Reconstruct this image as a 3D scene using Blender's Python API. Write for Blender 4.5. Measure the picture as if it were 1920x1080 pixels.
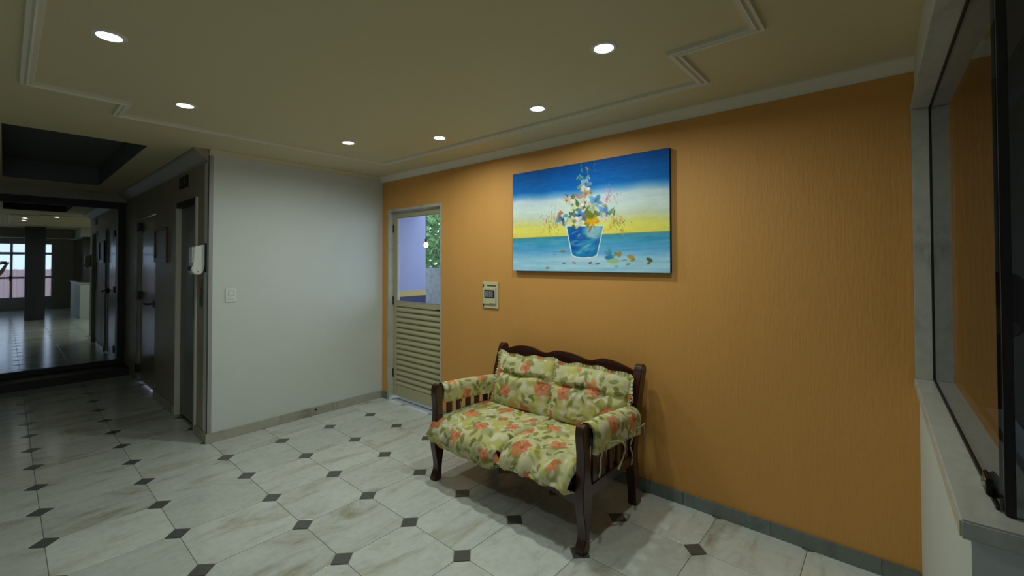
import bpy, bmesh, math, random
import numpy as np
from mathutils import Vector, Matrix

random.seed(7)
RNG = np.random.default_rng(11)
for o in list(bpy.data.objects):
    bpy.data.objects.remove(o, do_unlink=True)
SC = bpy.context.scene
COL = SC.collection

# ------------------------------------------------------------------ camera
CAM = Vector((3.9488, -1.0944, 1.5208))
YAW, PIT, ROL = math.radians(130.807), math.radians(0.936), math.radians(-0.105)
FW = Vector((math.cos(YAW) * math.cos(PIT), math.sin(YAW) * math.cos(PIT), math.sin(PIT)))
RT = Vector((math.sin(YAW), -math.cos(YAW), 0))
UP = RT.cross(FW)
R2 = math.cos(ROL) * RT + math.sin(ROL) * UP
U2 = -math.sin(ROL) * RT + math.cos(ROL) * UP
cam = bpy.data.cameras.new('camera')
cam.sensor_width = 36
cam.lens = 821.77 / 1920 * 36
cam.shift_y = -(540 - 477.66) / 1920
cam.clip_start = 0.02
camo = bpy.data.objects.new('camera', cam)
COL.objects.link(camo)
m = Matrix((R2, U2, -FW)).transposed().to_4x4()
m.translation = CAM
camo.matrix_world = m
SC.camera = camo

# ------------------------------------------------------------------ light
SC.view_settings.view_transform = 'Standard'
SC.view_settings.look = 'None'
SC.view_settings.gamma = 1
SC.view_settings.use_curve_mapping = False
SC.view_settings.exposure = 0.0
LAMP_WATTS = 5.0
LAMP_SHARE = [.42, .45, .95, 1.25, 1.3, 1.15, .6]
LAMP_SPREAD = 168
LAMP_COLOR = (0.90, 1.0, 0.92)
w = bpy.data.worlds.new('sky')
SC.world = w
w.use_nodes = True
bg = w.node_tree.nodes['Background']
bg.inputs[0].default_value = (0.58, 0.72, 1.0, 1)
bg.inputs[1].default_value = 2.6

# ------------------------------------------------------------------ helpers
def s2l(c):
    return tuple((x / 12.92 if x <= .04045 else ((x + .055) / 1.055) ** 2.4) for x in (v / 255 for v in c))

def mat(name, col, rough=.5, metal=0, bump=0, bscale=200, bstretch=(1, 1, 1), var=0, vscale=6, coat=0, spec=.5, emis=None, estr=0):
    m = bpy.data.materials.new(name)
    m.use_nodes = True
    nt = m.node_tree
    b = nt.nodes['Principled BSDF']
    b.inputs['Base Color'].default_value = (*col, 1)
    b.inputs['Roughness'].default_value = rough
    b.inputs['Metallic'].default_value = metal
    b.inputs['Coat Weight'].default_value = coat
    b.inputs['Specular IOR Level'].default_value = spec
    if emis:
        b.inputs['Emission Color'].default_value = (*emis, 1)
        b.inputs['Emission Strength'].default_value = estr
    tc = nt.nodes.new('ShaderNodeTexCoord')
    mp = nt.nodes.new('ShaderNodeMapping')
    mp.inputs['Scale'].default_value = bstretch
    nt.links.new(tc.outputs['Object'], mp.inputs[0])
    if var:
        n = nt.nodes.new('ShaderNodeTexNoise')
        n.inputs['Scale'].default_value = vscale
        n.inputs['Detail'].default_value = 5
        nt.links.new(mp.outputs[0], n.inputs[0])
        mx = nt.nodes.new('ShaderNodeMix')
        mx.data_type = 'RGBA'
        nt.links.new(n.outputs[0], mx.inputs[0])
        mx.inputs[6].default_value = (*[min(1, c * (1 - var)) for c in col], 1)
        mx.inputs[7].default_value = (*[min(1, c * (1 + var)) for c in col], 1)
        nt.links.new(mx.outputs[2], b.inputs['Base Color'])
    if bump:
        n = nt.nodes.new('ShaderNodeTexNoise')
        n.inputs['Scale'].default_value = bscale
        n.inputs['Detail'].default_value = 4
        nt.links.new(mp.outputs[0], n.inputs[0])
        bp = nt.nodes.new('ShaderNodeBump')
        bp.inputs['Strength'].default_value = bump
        bp.inputs['Distance'].default_value = .004
        nt.links.new(n.outputs[0], bp.inputs['Height'])
        nt.links.new(bp.outputs[0], b.inputs['Normal'])
    return m

def marble(name, base, vein, dark, rough=.2, scale=1.0, rnd=True):
    m = bpy.data.materials.new(name)
    m.use_nodes = True
    nt = m.node_tree
    N, L = nt.nodes.new, nt.links.new
    b = nt.nodes['Principled BSDF']
    b.inputs['Roughness'].default_value = rough
    tc = N('ShaderNodeTexCoord')
    add = N('ShaderNodeVectorMath')
    oi = N('ShaderNodeObjectInfo')
    sc = N('ShaderNodeVectorMath')
    sc.operation = 'SCALE'
    sc.inputs[0].default_value = (17, 9, 5)
    L(oi.outputs['Random'], sc.inputs['Scale'])
    L(tc.outputs['Object'], add.inputs[0])
    if rnd:
        L(sc.outputs[0], add.inputs[1])
    mp = N('ShaderNodeMapping')
    mp.inputs['Rotation'].default_value = (0, 0, math.radians(-25))
    mp.inputs['Scale'].default_value = (3.2 * scale, 1.0 * scale, 2.0 * scale)
    L(add.outputs[0], mp.inputs[0])
    n1 = N('ShaderNodeTexNoise')
    n1.inputs['Scale'].default_value = 1.7
    n1.inputs['Detail'].default_value = 7
    n1.inputs['Roughness'].default_value = .62
    n1.inputs['Distortion'].default_value = .9
    L(mp.outputs[0], n1.inputs[0])
    r1 = N('ShaderNodeValToRGB')
    e = r1.color_ramp.elements
    e[0].position = .28
    e[0].color = (*dark, 1)
    e[1].position = .47
    e[1].color = (*base, 1)
    x = e.new(.38)
    x.color = (*vein, 1)
    x = e.new(.68)
    x.color = (*[min(1, c * 1.12) for c in base], 1)
    L(n1.outputs[0], r1.inputs[0])
    n2 = N('ShaderNodeTexNoise')
    n2.inputs['Scale'].default_value = 26
    n2.inputs['Detail'].default_value = 6
    L(add.outputs[0], n2.inputs[0])
    r2 = N('ShaderNodeValToRGB')
    r2.color_ramp.elements[0].position = .30
    r2.color_ramp.elements[0].color = (.90, .91, .90, 1)
    r2.color_ramp.elements[1].position = .55
    r2.color_ramp.elements[1].color = (1, 1, 1, 1)
    L(n2.outputs[0], r2.inputs[0])
    mx = N('ShaderNodeMix')
    mx.data_type = 'RGBA'
    mx.blend_type = 'MULTIPLY'
    mx.inputs[0].default_value = 1
    L(r1.outputs[0], mx.inputs[6])
    L(r2.outputs[0], mx.inputs[7])
    # slab to slab tone
    tone = N('ShaderNodeMapRange')
    tone.inputs[3].default_value = .88
    tone.inputs[4].default_value = 1.06
    L(oi.outputs['Random'], tone.inputs[0])
    hs = N('ShaderNodeHueSaturation')
    L(tone.outputs[0], hs.inputs['Value'])
    L(mx.outputs[2], hs.inputs['Color'])
    L(hs.outputs[0], b.inputs['Base Color'])
    return m

def attr_mat(name, rough=.8, bump=.0, bscale=900, spec=.3, attr='paint'):
    m = bpy.data.materials.new(name)
    m.use_nodes = True
    nt = m.node_tree
    b = nt.nodes['Principled BSDF']
    a = nt.nodes.new('ShaderNodeVertexColor')
    a.layer_name = attr
    nt.links.new(a.outputs[0], b.inputs['Base Color'])
    b.inputs['Roughness'].default_value = rough
    b.inputs['Specular IOR Level'].default_value = spec
    if bump:
        tc = nt.nodes.new('ShaderNodeTexCoord')
        n = nt.nodes.new('ShaderNodeTexNoise')
        n.inputs['Scale'].default_value = bscale
        nt.links.new(tc.outputs['Object'], n.inputs[0])
        bp = nt.nodes.new('ShaderNodeBump')
        bp.inputs['Strength'].default_value = bump
        bp.inputs['Distance'].default_value = .002
        nt.links.new(n.outputs[0], bp.inputs['Height'])
        nt.links.new(bp.outputs[0], b.inputs['Normal'])
    return m

def glass_mat(name, tint=(1, 1, 1), ior=1.5):
    m = bpy.data.materials.new(name)
    m.use_nodes = True
    nt = m.node_tree
    nt.nodes.remove(nt.nodes['Principled BSDF'])
    N, L = nt.nodes.new, nt.links.new
    tr = N('ShaderNodeBsdfTransparent')
    tr.inputs[0].default_value = (*tint, 1)
    clear = N('ShaderNodeBsdfTransparent')
    gl = N('ShaderNodeBsdfGlossy')
    gl.inputs['Roughness'].default_value = .005
    fr = N('ShaderNodeFresnel')
    fr.inputs[0].default_value = ior
    mx = N('ShaderNodeMixShader')
    L(fr.outputs[0], mx.inputs[0])
    L(tr.outputs[0], mx.inputs[1])
    L(gl.outputs[0], mx.inputs[2])
    ge = N('ShaderNodeNewGeometry')
    m2 = N('ShaderNodeMixShader')
    L(ge.outputs['Backfacing'], m2.inputs[0])
    L(mx.outputs[0], m2.inputs[1])
    L(clear.outputs[0], m2.inputs[2])
    L(m2.outputs[0], nt.nodes['Material Output'].inputs[0])
    return m

class MB:
    def __init__(s):
        s.v, s.f = [], []
    def add(s, vs, fs):
        k = len(s.v)
        s.v += [tuple(p) for p in vs]
        s.f += [tuple(i + k for i in f) for f in fs]
        return s
    def box(s, x0, x1, y0, y1, z0, z1):
        vs = [(x, y, z) for z in (z0, z1) for y in (y0, y1) for x in (x0, x1)]
        return s.add(vs, [(0, 2, 3, 1), (4, 5, 7, 6), (0, 1, 5, 4), (2, 6, 7, 3), (0, 4, 6, 2), (1, 3, 7, 5)])
    def prism(s, pts, axis, a, b):
        """2-D outline extruded along an axis (x: pts are y,z; y: x,z; z: x,y)"""
        def P(p, t):
            return {'x': (t, p[0], p[1]), 'y': (p[0], t, p[1]), 'z': (p[0], p[1], t)}[axis]
        n = len(pts)
        vs = [P(p, a) for p in pts] + [P(p, b) for p in pts]
        fs = [tuple(range(n)), tuple(range(2 * n - 1, n - 1, -1))]
        fs += [(i, i + n, (i + 1) % n + n, (i + 1) % n) for i in range(n)]
        return s.add(vs, fs)
    def tube(s, path, r, n=8, cap=True):
        path = [Vector(p) for p in path]
        rs = r if isinstance(r, (list, tuple)) else [r] * len(path)
        vs = []
        ref = Vector((0, 0, 1))
        for i, p in enumerate(path):
            d = (path[min(i + 1, len(path) - 1)] - path[max(i - 1, 0)]).normalized()
            a = d.cross(ref)
            if a.length < .1:
                a = d.cross(Vector((1, 0, 0)))
            a.normalize()
            b = d.cross(a)
            for k in range(n):
                t = 2 * math.pi * k / n
                vs.append(p + (a * math.cos(t) + b * math.sin(t)) * rs[i])
        fs = []
        for i in range(len(path) - 1):
            for k in range(n):
                fs.append((i * n + k, i * n + (k + 1) % n, (i + 1) * n + (k + 1) % n, (i + 1) * n + k))
        if cap:
            fs.append(tuple(range(n - 1, -1, -1)))
            fs.append(tuple(range((len(path) - 1) * n, len(path) * n)))
        return s.add(vs, fs)
    def lathe(s, prof, c, n=24, axis='z'):
        vs = []
        for r, h in prof:
            for k in range(n):
                t = 2 * math.pi * k / n
                q = (r * math.cos(t), r * math.sin(t))
                vs.append({'z': (c[0] + q[0], c[1] + q[1], c[2] + h), 'y': (c[0] + q[0], c[1] + h, c[2] + q[1]),
                           'x': (c[0] + h, c[1] + q[0], c[2] + q[1])}[axis])
        fs = [(i * n + k, i * n + (k + 1) % n, (i + 1) * n + (k + 1) % n, (i + 1) * n + k)
              for i in range(len(prof) - 1) for k in range(n)]
        return s.add(vs, fs)
    def grid(s, P):
        """P: array (n, m, 3)"""
        n, m_ = P.shape[:2]
        return s.add(P.reshape(-1, 3).tolist(), [(i * m_ + j, i * m_ + j + 1, (i + 1) * m_ + j + 1, (i + 1) * m_ + j)
                                                 for i in range(n - 1) for j in range(m_ - 1)])
    def mesh(s, name, mt, org=(0, 0, 0), bevel=0, smooth=None, fixn=True):
        me = bpy.data.meshes.new(name)
        me.from_pydata([(p[0] - org[0], p[1] - org[1], p[2] - org[2]) for p in s.v], [], s.f)
        if fixn or bevel:
            bm = bmesh.new()
            bm.from_mesh(me)
            if fixn:
                bmesh.ops.recalc_face_normals(bm, faces=bm.faces)
            if bevel:
                ed = [e for e in bm.edges if len(e.link_faces) == 2 and e.calc_face_angle(0) > .5]
                bmesh.ops.bevel(bm, geom=ed, offset=bevel, segments=2, affect='EDGES', clamp_overlap=True)
            bm.to_mesh(me)
            bm.free()
        for q in (mt if isinstance(mt, (list, tuple)) else [mt]):
            me.materials.append(q)
        if smooth is not None or bevel:
            me.polygons.foreach_set('use_smooth', [True] * len(me.polygons))
            me.set_sharp_from_angle(angle=math.radians(smooth if smooth else 40))
        return me
    def build(s, name, mt, parent=None, bevel=0, smooth=None, org=None, fixn=True):
        """link as one object; a top-level object gets its origin at its base"""
        if org is None:
            if parent is not None:
                org = tuple(parent['org'])
            else:
                a = np.array(s.v)
                org = (float((a[:, 0].min() + a[:, 0].max()) / 2), float((a[:, 1].min() + a[:, 1].max()) / 2), float(a[:, 2].min()))
        o = bpy.data.objects.new(name, s.mesh(name, mt, org, bevel, smooth, fixn))
        COL.objects.link(o)
        if parent is not None:
            o.parent = parent
        else:
            o.location = org
        o['org'] = org
        return o

def tag(o, label, cat, group=None):
    o['label'] = label
    o['category'] = cat
    if group:
        o['group'] = group
    return o

def thing(name, label, cat, loc, group=None):
    o = bpy.data.objects.new(name, None)
    o.empty_display_size = .1
    COL.objects.link(o)
    o.location = loc
    o['org'] = tuple(loc)
    return tag(o, label, cat, group)

def struct(name, mb, mt, bevel=0, smooth=None):
    o = mb.build(name, mt, None, bevel, smooth, org=(0, 0, 0))
    o['kind'] = 'structure'
    return o

def set_paint(o, rgb):
    """per-vertex linear colours -> colour attribute 'paint'"""
    me = o.data
    at = me.color_attributes.new('paint', 'FLOAT_COLOR', 'POINT')
    a = np.ones((len(me.vertices), 4), np.float32)
    a[:, :3] = rgb
    at.data.foreach_set('color', a.ravel())

def bx(*a):
    return MB().box(*a)
PAINT_GAIN, FABRIC_GAIN, BOOTH_X, DESK_X = 1.45, .93, 4.32, 4.315
# ------------------------------------------------------------------ materials
M_orange = mat('orange_textured_paint', (.67, .325, .08), .62, bump=.5, bscale=85, bstretch=(1, 1, .12), var=.06, vscale=5)
M_white = mat('white_wall_paint', (.62, .66, .62), .6, bump=.08, bscale=120, var=.03)
M_ceil = mat('cream_ceiling_paint', (.62, .55, .34), .7, var=.02)
M_mould = mat('white_plaster_moulding', (.72, .68, .56), .6)
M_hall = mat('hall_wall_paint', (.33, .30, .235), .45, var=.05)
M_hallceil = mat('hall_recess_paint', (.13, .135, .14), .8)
M_tile = marble('white_marble_tile', (.60, .63, .59), (.51, .51, .44), (.36, .335, .25), .17)
M_inset = mat('dark_granite_inset', (.10, .105, .098), .3, var=.35, vscale=60)
M_grout = mat('grout', (.28, .28, .22), .6, var=.1)
M_skirt = marble('beige_marble_skirting', (.40, .39, .32), (.33, .32, .26), (.22, .21, .17), .3)
M_skirtg = marble('grey_marble_skirting', (.19, .22, .21), (.15, .175, .165), (.10, .12, .11), .3)
M_frame = marble('grey_white_marble', (.52, .52, .47), (.44, .44, .40), (.28, .29, .26), .28, 1.2)
M_alu = mat('cream_painted_aluminium', (.46, .42, .25), .4)
M_alu2 = mat('grey_aluminium', (.34, .33, .33), .4, .15)
M_black = mat('black_rubber', (.012, .012, .012), .45)
M_blackm = mat('black_metal', (.02, .02, .02), .35, .6)
M_chrome = mat('chrome', (.7, .7, .7), .15, 1)
M_wood = mat('dark_varnished_wood', (.045, .014, .008), .28, var=.5, vscale=9, bstretch=(1, 6, .8), coat=.3)
M_glass = glass_mat('clear_glass', (.92, .95, .95))
M_tint = glass_mat('tinted_glass', (.5, .53, .56), 2.1)
M_mirror = mat('mirror_silvering', (.52, .55, .54), .012, 1)
M_fabric = attr_mat('floral_cotton', .85, .35, 1100, .2)
M_canvas = attr_mat('oil_paint', .65, .25, 700, .15)
M_edge = mat('dark_canvas_edge', (.02, .022, .06), .7)
M_steel = mat('grey_green_steel_door', (.16, .18, .175), .4)
M_lacq = mat('varnished_beige_panel', (.25, .21, .14), .28, var=.12, vscale=3, coat=.1)
M_plast = mat('white_plastic', (.72, .74, .70), .4)
M_bplast = mat('beige_plastic', (.62, .58, .36), .45)
M_dark = mat('dark_frame', (.018, .014, .010), .5)
M_lav = mat('lavender_wall_paint', (.42, .44, .60), .7, var=.03)
M_yellow = mat('yellow_band_paint', (.72, .50, .14), .6)
M_navy = mat('navy_band_paint', (.03, .04, .11), .5)
M_granite = mat('grey_granite', (.20, .21, .19), .5, var=.7, vscale=14)
M_leaf = mat('green_leaves', (.22, .40, .13), .5, var=.5, vscale=3)
M_bark = mat('bark', (.12, .08, .05), .9, var=.3)
M_darkcol = mat('dark_stone_column', (.045, .048, .055), .35)
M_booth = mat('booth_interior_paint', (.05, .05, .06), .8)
M_reflblue = mat('blue_sky_reflection', (.07, .08, .22), .7)  # sky reflection in the booth glass, put into a wall colour
M_reflpale = mat('pale_daylight_reflection', (.60, .66, .80), .4)  # reflected daylit floor, put into the desk colour

# ------------------------------------------------------------------ room shell
ZC, YO, XW, YE, XM = 2.48, 1.707, -.4114, .032, -4.3
fl = struct('floor', bx(-4.6, 9.2, -3.34, 1.9, -.12, -.0035), M_grout)
fy = [-3.2, -2.916, -2.421, -1.926, -1.431, -.936, -.441, .054, .4725, .891, 1.3095, 1.728]
fx = [.45 * i for i in range(-9, 11)]
tile_mesh = {}
CUT, G_ = .060, .0016
def tile_me(w_, d_):
    k = (round(w_, 3), round(d_, 3))
    if k not in tile_mesh:
        a, b, c = w_ / 2 - G_, d_ / 2 - G_, CUT
        oc = [(-a + c, -b), (a - c, -b), (a, -b + c), (a, b - c), (a - c, b), (-a + c, b), (-a, b - c), (-a, -b + c)]
        q = MB()
        e = .0012
        inn = [(x * (1 - e / a), y * (1 - e / b)) for x, y in oc]
        n = 8
        q.add([(x, y, -.012) for x, y in oc] + [(x, y, -.0008) for x, y in oc] + [(x, y, 0) for x, y in inn],
              [(i, (i + 1) % n, (i + 1) % n + n, i + n) for i in range(n)] +
              [(i + n, (i + 1) % n + n, (i + 1) % n + 2 * n, i + 2 * n) for i in range(n)] + [tuple(range(2 * n, 3 * n))])
        tile_mesh[k] = q.mesh('tile', M_tile)
    return tile_mesh[k]
r_ = CUT - .0025
ins = MB()
dm = [(r_, 0), (0, r_), (-r_, 0), (0, -r_)]
ins.add([(x, y, -.012) for x, y in dm] + [(x, y, 0) for x, y in dm],
        [(0, 1, 5, 4), (1, 2, 6, 5), (2, 3, 7, 6), (3, 0, 4, 7), (4, 5, 6, 7)])
ins_me = ins.mesh('inset_tile', M_inset)
for i in range(len(fx) - 1):
    for j in range(len(fy) - 1):
        if fx[i] < -.5 and fy[j] > 0:
            continue
        o = bpy.data.objects.new('tile', tile_me(fx[i + 1] - fx[i], fy[j + 1] - fy[j]))
        COL.objects.link(o)
        o.parent = fl
        o.location = ((fx[i] + fx[i + 1]) / 2, (fy[j] + fy[j + 1]) / 2, 0)
for x in fx:
    for y in fy[:-1]:
        if x < -.5 and y > .06:
            continue
        o = bpy.data.objects.new('inset_tile', ins_me)
        COL.objects.link(o)
        o.parent = fl
        o.location = (x, y, .0003)
# the plain polished floor behind the photographer
o = MB().box(4.5 + .002, 9.2, -3.2, 1.9, -.0035, -.0005).build('polished_slab', M_tile, fl)

# ceiling with the recess over the lift hall
rx0, rx1, ry0, ry1 = -3.5, -.66, -1.12, -.335
c = MB()
c.box(-4.6, rx0, -3.34, 1.85, ZC, ZC + .12).box(rx1, 9.2, -3.34, 1.85, ZC, ZC + .12)
c.box(rx0, rx1, -3.34, ry0, ZC, ZC + .12).box(rx0, rx1, ry1, 1.85, ZC, ZC + .12)
ceil = struct('ceiling', c, M_ceil)
c = MB()
t = .03
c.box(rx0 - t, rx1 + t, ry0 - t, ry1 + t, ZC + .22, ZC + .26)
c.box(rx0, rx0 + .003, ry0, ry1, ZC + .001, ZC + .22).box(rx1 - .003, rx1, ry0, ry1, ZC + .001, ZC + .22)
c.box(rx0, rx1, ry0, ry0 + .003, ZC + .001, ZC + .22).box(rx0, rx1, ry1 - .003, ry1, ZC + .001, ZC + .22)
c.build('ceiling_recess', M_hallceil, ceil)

def crown_profile(d):
    """(out from wall, height) outline of a cornice of size d"""
    return [(0, ZC - d), (d * .12, ZC - d), (d * .16, ZC - d * .80), (d * .36, ZC - d * .66), (d * .60, ZC - d * .46),
            (d * .78, ZC - d * .22), (d * .98, ZC - d * .16), (d * 1.0, ZC - .0), (0, ZC)]
D = .061
struct('trim_1', MB().prism([(YO - a, z) for a, z in crown_profile(D)], 'x', XW, 4.05), M_mould, smooth=50)
struct('trim_2', MB().prism([(XW + a * .6, ZC - (ZC - z) * .62) for a, z in crown_profile(D)], 'y', YE, YO), M_ceil, smooth=50)
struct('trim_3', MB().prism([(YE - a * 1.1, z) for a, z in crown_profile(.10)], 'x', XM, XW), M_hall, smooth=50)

# raised moulding line on the ceiling, a stepped rectangle
def strip(path, wd, h):
    q = MB()
    n = len(path)
    prof = [(-wd / 2, 0), (-wd * .42, -h * .7), (-wd * .15, -h * .55), (0, -h), (wd * .15, -h * .55), (wd * .42, -h * .7), (wd / 2, 0)]
    rows = []
    for i in range(n):
        a, b, d = Vector(path[i - 1]), Vector(path[i]), Vector(path[(i + 1) % n])
        u, v = (b - a).normalized(), (d - b).normalized()
        n1, n2 = Vector((-u.y, u.x)), Vector((-v.y, v.x))
        mi = (n1 + n2)
        mi = mi / max(.3, mi.dot(n1))
        rows.append([(b.x + mi.x * o_, b.y + mi.y * o_, ZC + z) for o_, z in prof])
    k = len(prof)
    q.add([p for r in rows for p in r], [(i * k + j, i * k + j + 1, ((i + 1) % n) * k + j + 1, ((i + 1) % n) * k + j)
                                         for i in range(n) for j in range(k - 1)])
    return q
path = [(.25, 1.315), (3.208, 1.315), (3.208, .903), (3.55, .903), (3.55, -.63), (3.21, -.63), (3.21, -1.03), (.50, -1.03), (.50, -.628), (.20, -.628)]
struct('trim_4', strip([Vector(p) for p in path], .055, .022), M_mould, smooth=40)

# back wall (orange) with the door opening
dx0, dx1, dz1 = -.298, .617, 2.105
wb = MB().box(XW - .12, dx0, YO, YO + .13, 0, ZC).box(dx1, 8.5, YO, YO + .13, 0, ZC).box(dx0, dx1, YO, YO + .13, dz1, ZC)
struct('wall_back', wb, M_orange)
# outer face of the same wall
struct('wall_outer', MB().box(XW - .12, dx0, YO + .13, YO + .15, 0, ZC).box(dx1, 8.5, YO + .13, YO + .15, 0, ZC).box(dx0, dx1, YO + .13, YO + .15, dz1, ZC), M_lav)
struct('wall_left', bx(XW - .12, XW, YE + .0, YO, 0, ZC), M_white)
# hall wall with openings for the lift and the varnished door
ex0, ex1 = -1.48, -.76
hx0, hx1 = -3.46, -2.40
wh = MB().box(XM - .3, hx0, YE, YE + .12, 0, ZC).box(hx1, ex0, YE, YE + .12, 0, ZC).box(ex1, XW - .12, YE, YE + .12, 0, ZC)
wh.box(hx0, hx1, YE, YE + .12, 2.11, ZC).box(ex0, ex1, YE, YE + .12, 2.09, ZC)
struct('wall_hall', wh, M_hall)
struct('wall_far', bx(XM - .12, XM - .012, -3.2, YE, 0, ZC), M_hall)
struct('wall_front', bx(-4.6, 9.2, -3.32, -3.2, 0, ZC), M_white)

# corner guard of the lift wall
struct('trim_5', MB().box(XW - .03, XW + .003, YE - .003, YE, .082, ZC - .05).box(XW, XW + .003, YE - .003, YE + .03, .082, ZC - .05), M_alu2)

# skirting boards: slabs with joints
def skirting(name, mt, a, b, axis, face, out, h, cuts):
    """slabs between cuts along one axis; face = wall face coordinate, out = signed thickness"""
    base = MB()
    lo, hi = min(face, face + out * .5), max(face, face + out * .5)
    if axis == 'x':
        base.box(a, b, lo, hi, 0, h - .004)
    else:
        base.box(lo, hi, a, b, 0, h - .004)
    root = struct(name, base, M_grout)
    pts = [a] + list(cuts) + [b]
    for p, q in zip(pts[:-1], pts[1:]):
        lo, hi = min(face, face + out), max(face, face + out)
        s = MB()
        if axis == 'x':
            s.box(p + .001, q - .001, lo, hi, 0, h)
        else:
            s.box(lo, hi, p + .001, q - .001, 0, h)
        s.build('slab', mt, root, bevel=.0015)
    return root
skirting('baseboard_left', M_skirt, YE - .014, YO, 'y', XW, .014, .08, [.62, 1.13, 1.17])
skirting('baseboard_back', M_skirtg, dx1 + .002, 4.035, 'x', YO, -.014, .078, [1.1, 1.75, 2.34, 2.95, 3.43, 3.9])
skirting('baseboard_corner', M_skirtg, XW + .015, dx0 - .002, 'x', YO, -.014, .078, [])
skirting('baseboard_hall', M_skirt, ex1 + .01, XW, 'x', YE, -.014, .08, [])
skirting('baseboard_middle', M_skirt, hx1 + .01, ex0 - .01, 'x', YE, -.014, .08, [-1.95])

# ------------------------------------------------------------------ reception booth on the right
KX = .018
def wx(y, off=0.0):
    return 4.032 + off + KX * (1.69 - y)
YB, ZS, ZH = .225, .978, 2.227
fr_y = YB + .03          # booth front wall face
# low wall
out = [(wx(YO, .012), YO), (wx(fr_y, .014), fr_y), (6.6, fr_y), (6.6, fr_y + .13), (wx(fr_y) + .13, fr_y + .13), (wx(YO) + .13, YO)]
struct('wall_right', MB().prism([(x + .0, y) for x, y in out], 'z', 0, ZS - .04), M_white)
struct('wall_right_head', MB().prism(out, 'z', ZH + .03, ZC), M_white)
win = struct('window_1', MB().prism([(wx(YO, .015), YO - .0005), (wx(1.692, .015), 1.692), (wx(1.692, .13), 1.692), (wx(YO, .13), YO - .0005)], 'z', ZS, ZH), M_white)
def booth_piece(name, outline, z0, z1, mt, bevel=.003):
    return MB().prism(outline, 'z', z0, z1).build(name, mt, win, bevel=bevel)
booth_piece('sill', [(wx(1.69, -.006), 1.69), (wx(YB, -.006), YB), (wx(YB) + .145, YB + .001), (wx(YB, .15), fr_y + .13), (wx(1.69, .15), 1.69)], ZS - .04, ZS, M_frame, .004)
booth_piece('front_sill', [(wx(YB) + .147, YB), (6.6, YB), (6.6, fr_y + .13), (wx(YB) + .153, fr_y + .13)], ZS - .04, ZS, M_frame, .004)
booth_piece('lintel', [(wx(1.69, -.004), 1.69), (wx(YB, -.004), YB), (wx(YB, .14), YB), (wx(1.69, .14), 1.69)], ZH, ZH + .03, M_frame, .002)
booth_piece('front_lintel', [(wx(YB, .142), YB), (6.6, YB), (6.6, fr_y + .13), (wx(YB, .142), fr_y + .13)], ZH, ZH + .03, M_frame, .002)
booth_piece('jamb', [(wx(1.69, -.002), 1.672), (wx(1.69, .14), 1.672), (wx(1.69, .14), 1.692), (wx(1.69, -.002), 1.692)], ZS, ZH, M_frame, .002)
gx = lambda y: 4.093 + .0205 * (1.69 - y)
yp = .316
booth_piece('side_pane', [(gx(1.672), 1.672), (gx(yp), yp), (gx(yp) + .006, yp), (gx(1.672) + .006, 1.672)], ZS + .001, ZH - .001, M_tint, 0)
booth_piece('corner_post', [(4.1275, yp - .016), (4.1435, yp - .016), (4.1435, yp - .001), (4.1275, yp - .001)], ZS, ZH, M_black, .002)
booth_piece('front_pane', [(4.1435, yp - .012), (6.6, yp - .012), (6.6, yp - .006), (4.1435, yp - .006)], ZS + .001, ZH - .001, M_tint, 0)
gk = MB()
for a, b in ((1.672, yp + .01),):
    gk.prism([(gx(a) - .004, a), (gx(b) - .004, b), (gx(b) + .010, b), (gx(a) + .010, a)], 'z', ZS, ZS + .008)
    gk.prism([(gx(a) - .004, a), (gx(b) - .004, b), (gx(b) + .010, b), (gx(a) + .010, a)], 'z', ZH - .007, ZH)
gk.box(gx(1.69) - .004, gx(1.69) + .006, 1.666, 1.672, ZS, ZH)
gk.build('rubber_gasket', M_black, win)
# clip that holds the foot of the glass
cl = MB().box(gx(.40) - .012, gx(.40) - .001, .37, .43, ZS + .008, ZS + .05)
cl = cl.build('glass_clip', M_blackm, win, bevel=.003)
MB().lathe([(0, -.006), (.009, -.006), (.011, 0), (.011, .004)], (gx(.40) - .012, .40, ZS + .032), 12, 'x').build('clip_screw', M_chrome, cl, smooth=30)
# inside of the booth
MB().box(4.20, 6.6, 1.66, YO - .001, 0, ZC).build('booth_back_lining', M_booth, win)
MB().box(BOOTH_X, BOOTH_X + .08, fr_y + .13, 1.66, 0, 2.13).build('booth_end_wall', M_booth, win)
MB().box(BOOTH_X, BOOTH_X + .08, fr_y + .13, 1.66, 2.13, 2.285).build('sky_reflection_band', M_reflblue, win)  # blue band added where the front pane reflects the sky
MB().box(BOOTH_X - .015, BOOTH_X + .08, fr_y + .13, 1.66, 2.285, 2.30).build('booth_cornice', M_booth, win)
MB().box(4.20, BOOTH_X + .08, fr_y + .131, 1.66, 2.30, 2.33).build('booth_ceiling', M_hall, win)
dk = thing('reflection_desk', 'pale desk added in place of a daylight reflection in the dark booth glass', 'desk', (4.26, 1.0, 0))  # added desk shape, stands in for the daylit floor reflected in the pane
MB().box(4.215, DESK_X, .43, 1.64, .87, .90).build('desk_top', M_reflpale, dk, bevel=.004)
for x in (4.22, DESK_X - .04):
    for y in (.44, 1.59):
        MB().box(x, x + .02, y, y + .04, 0, .87).build('leg', M_blackm, dk)
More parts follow.
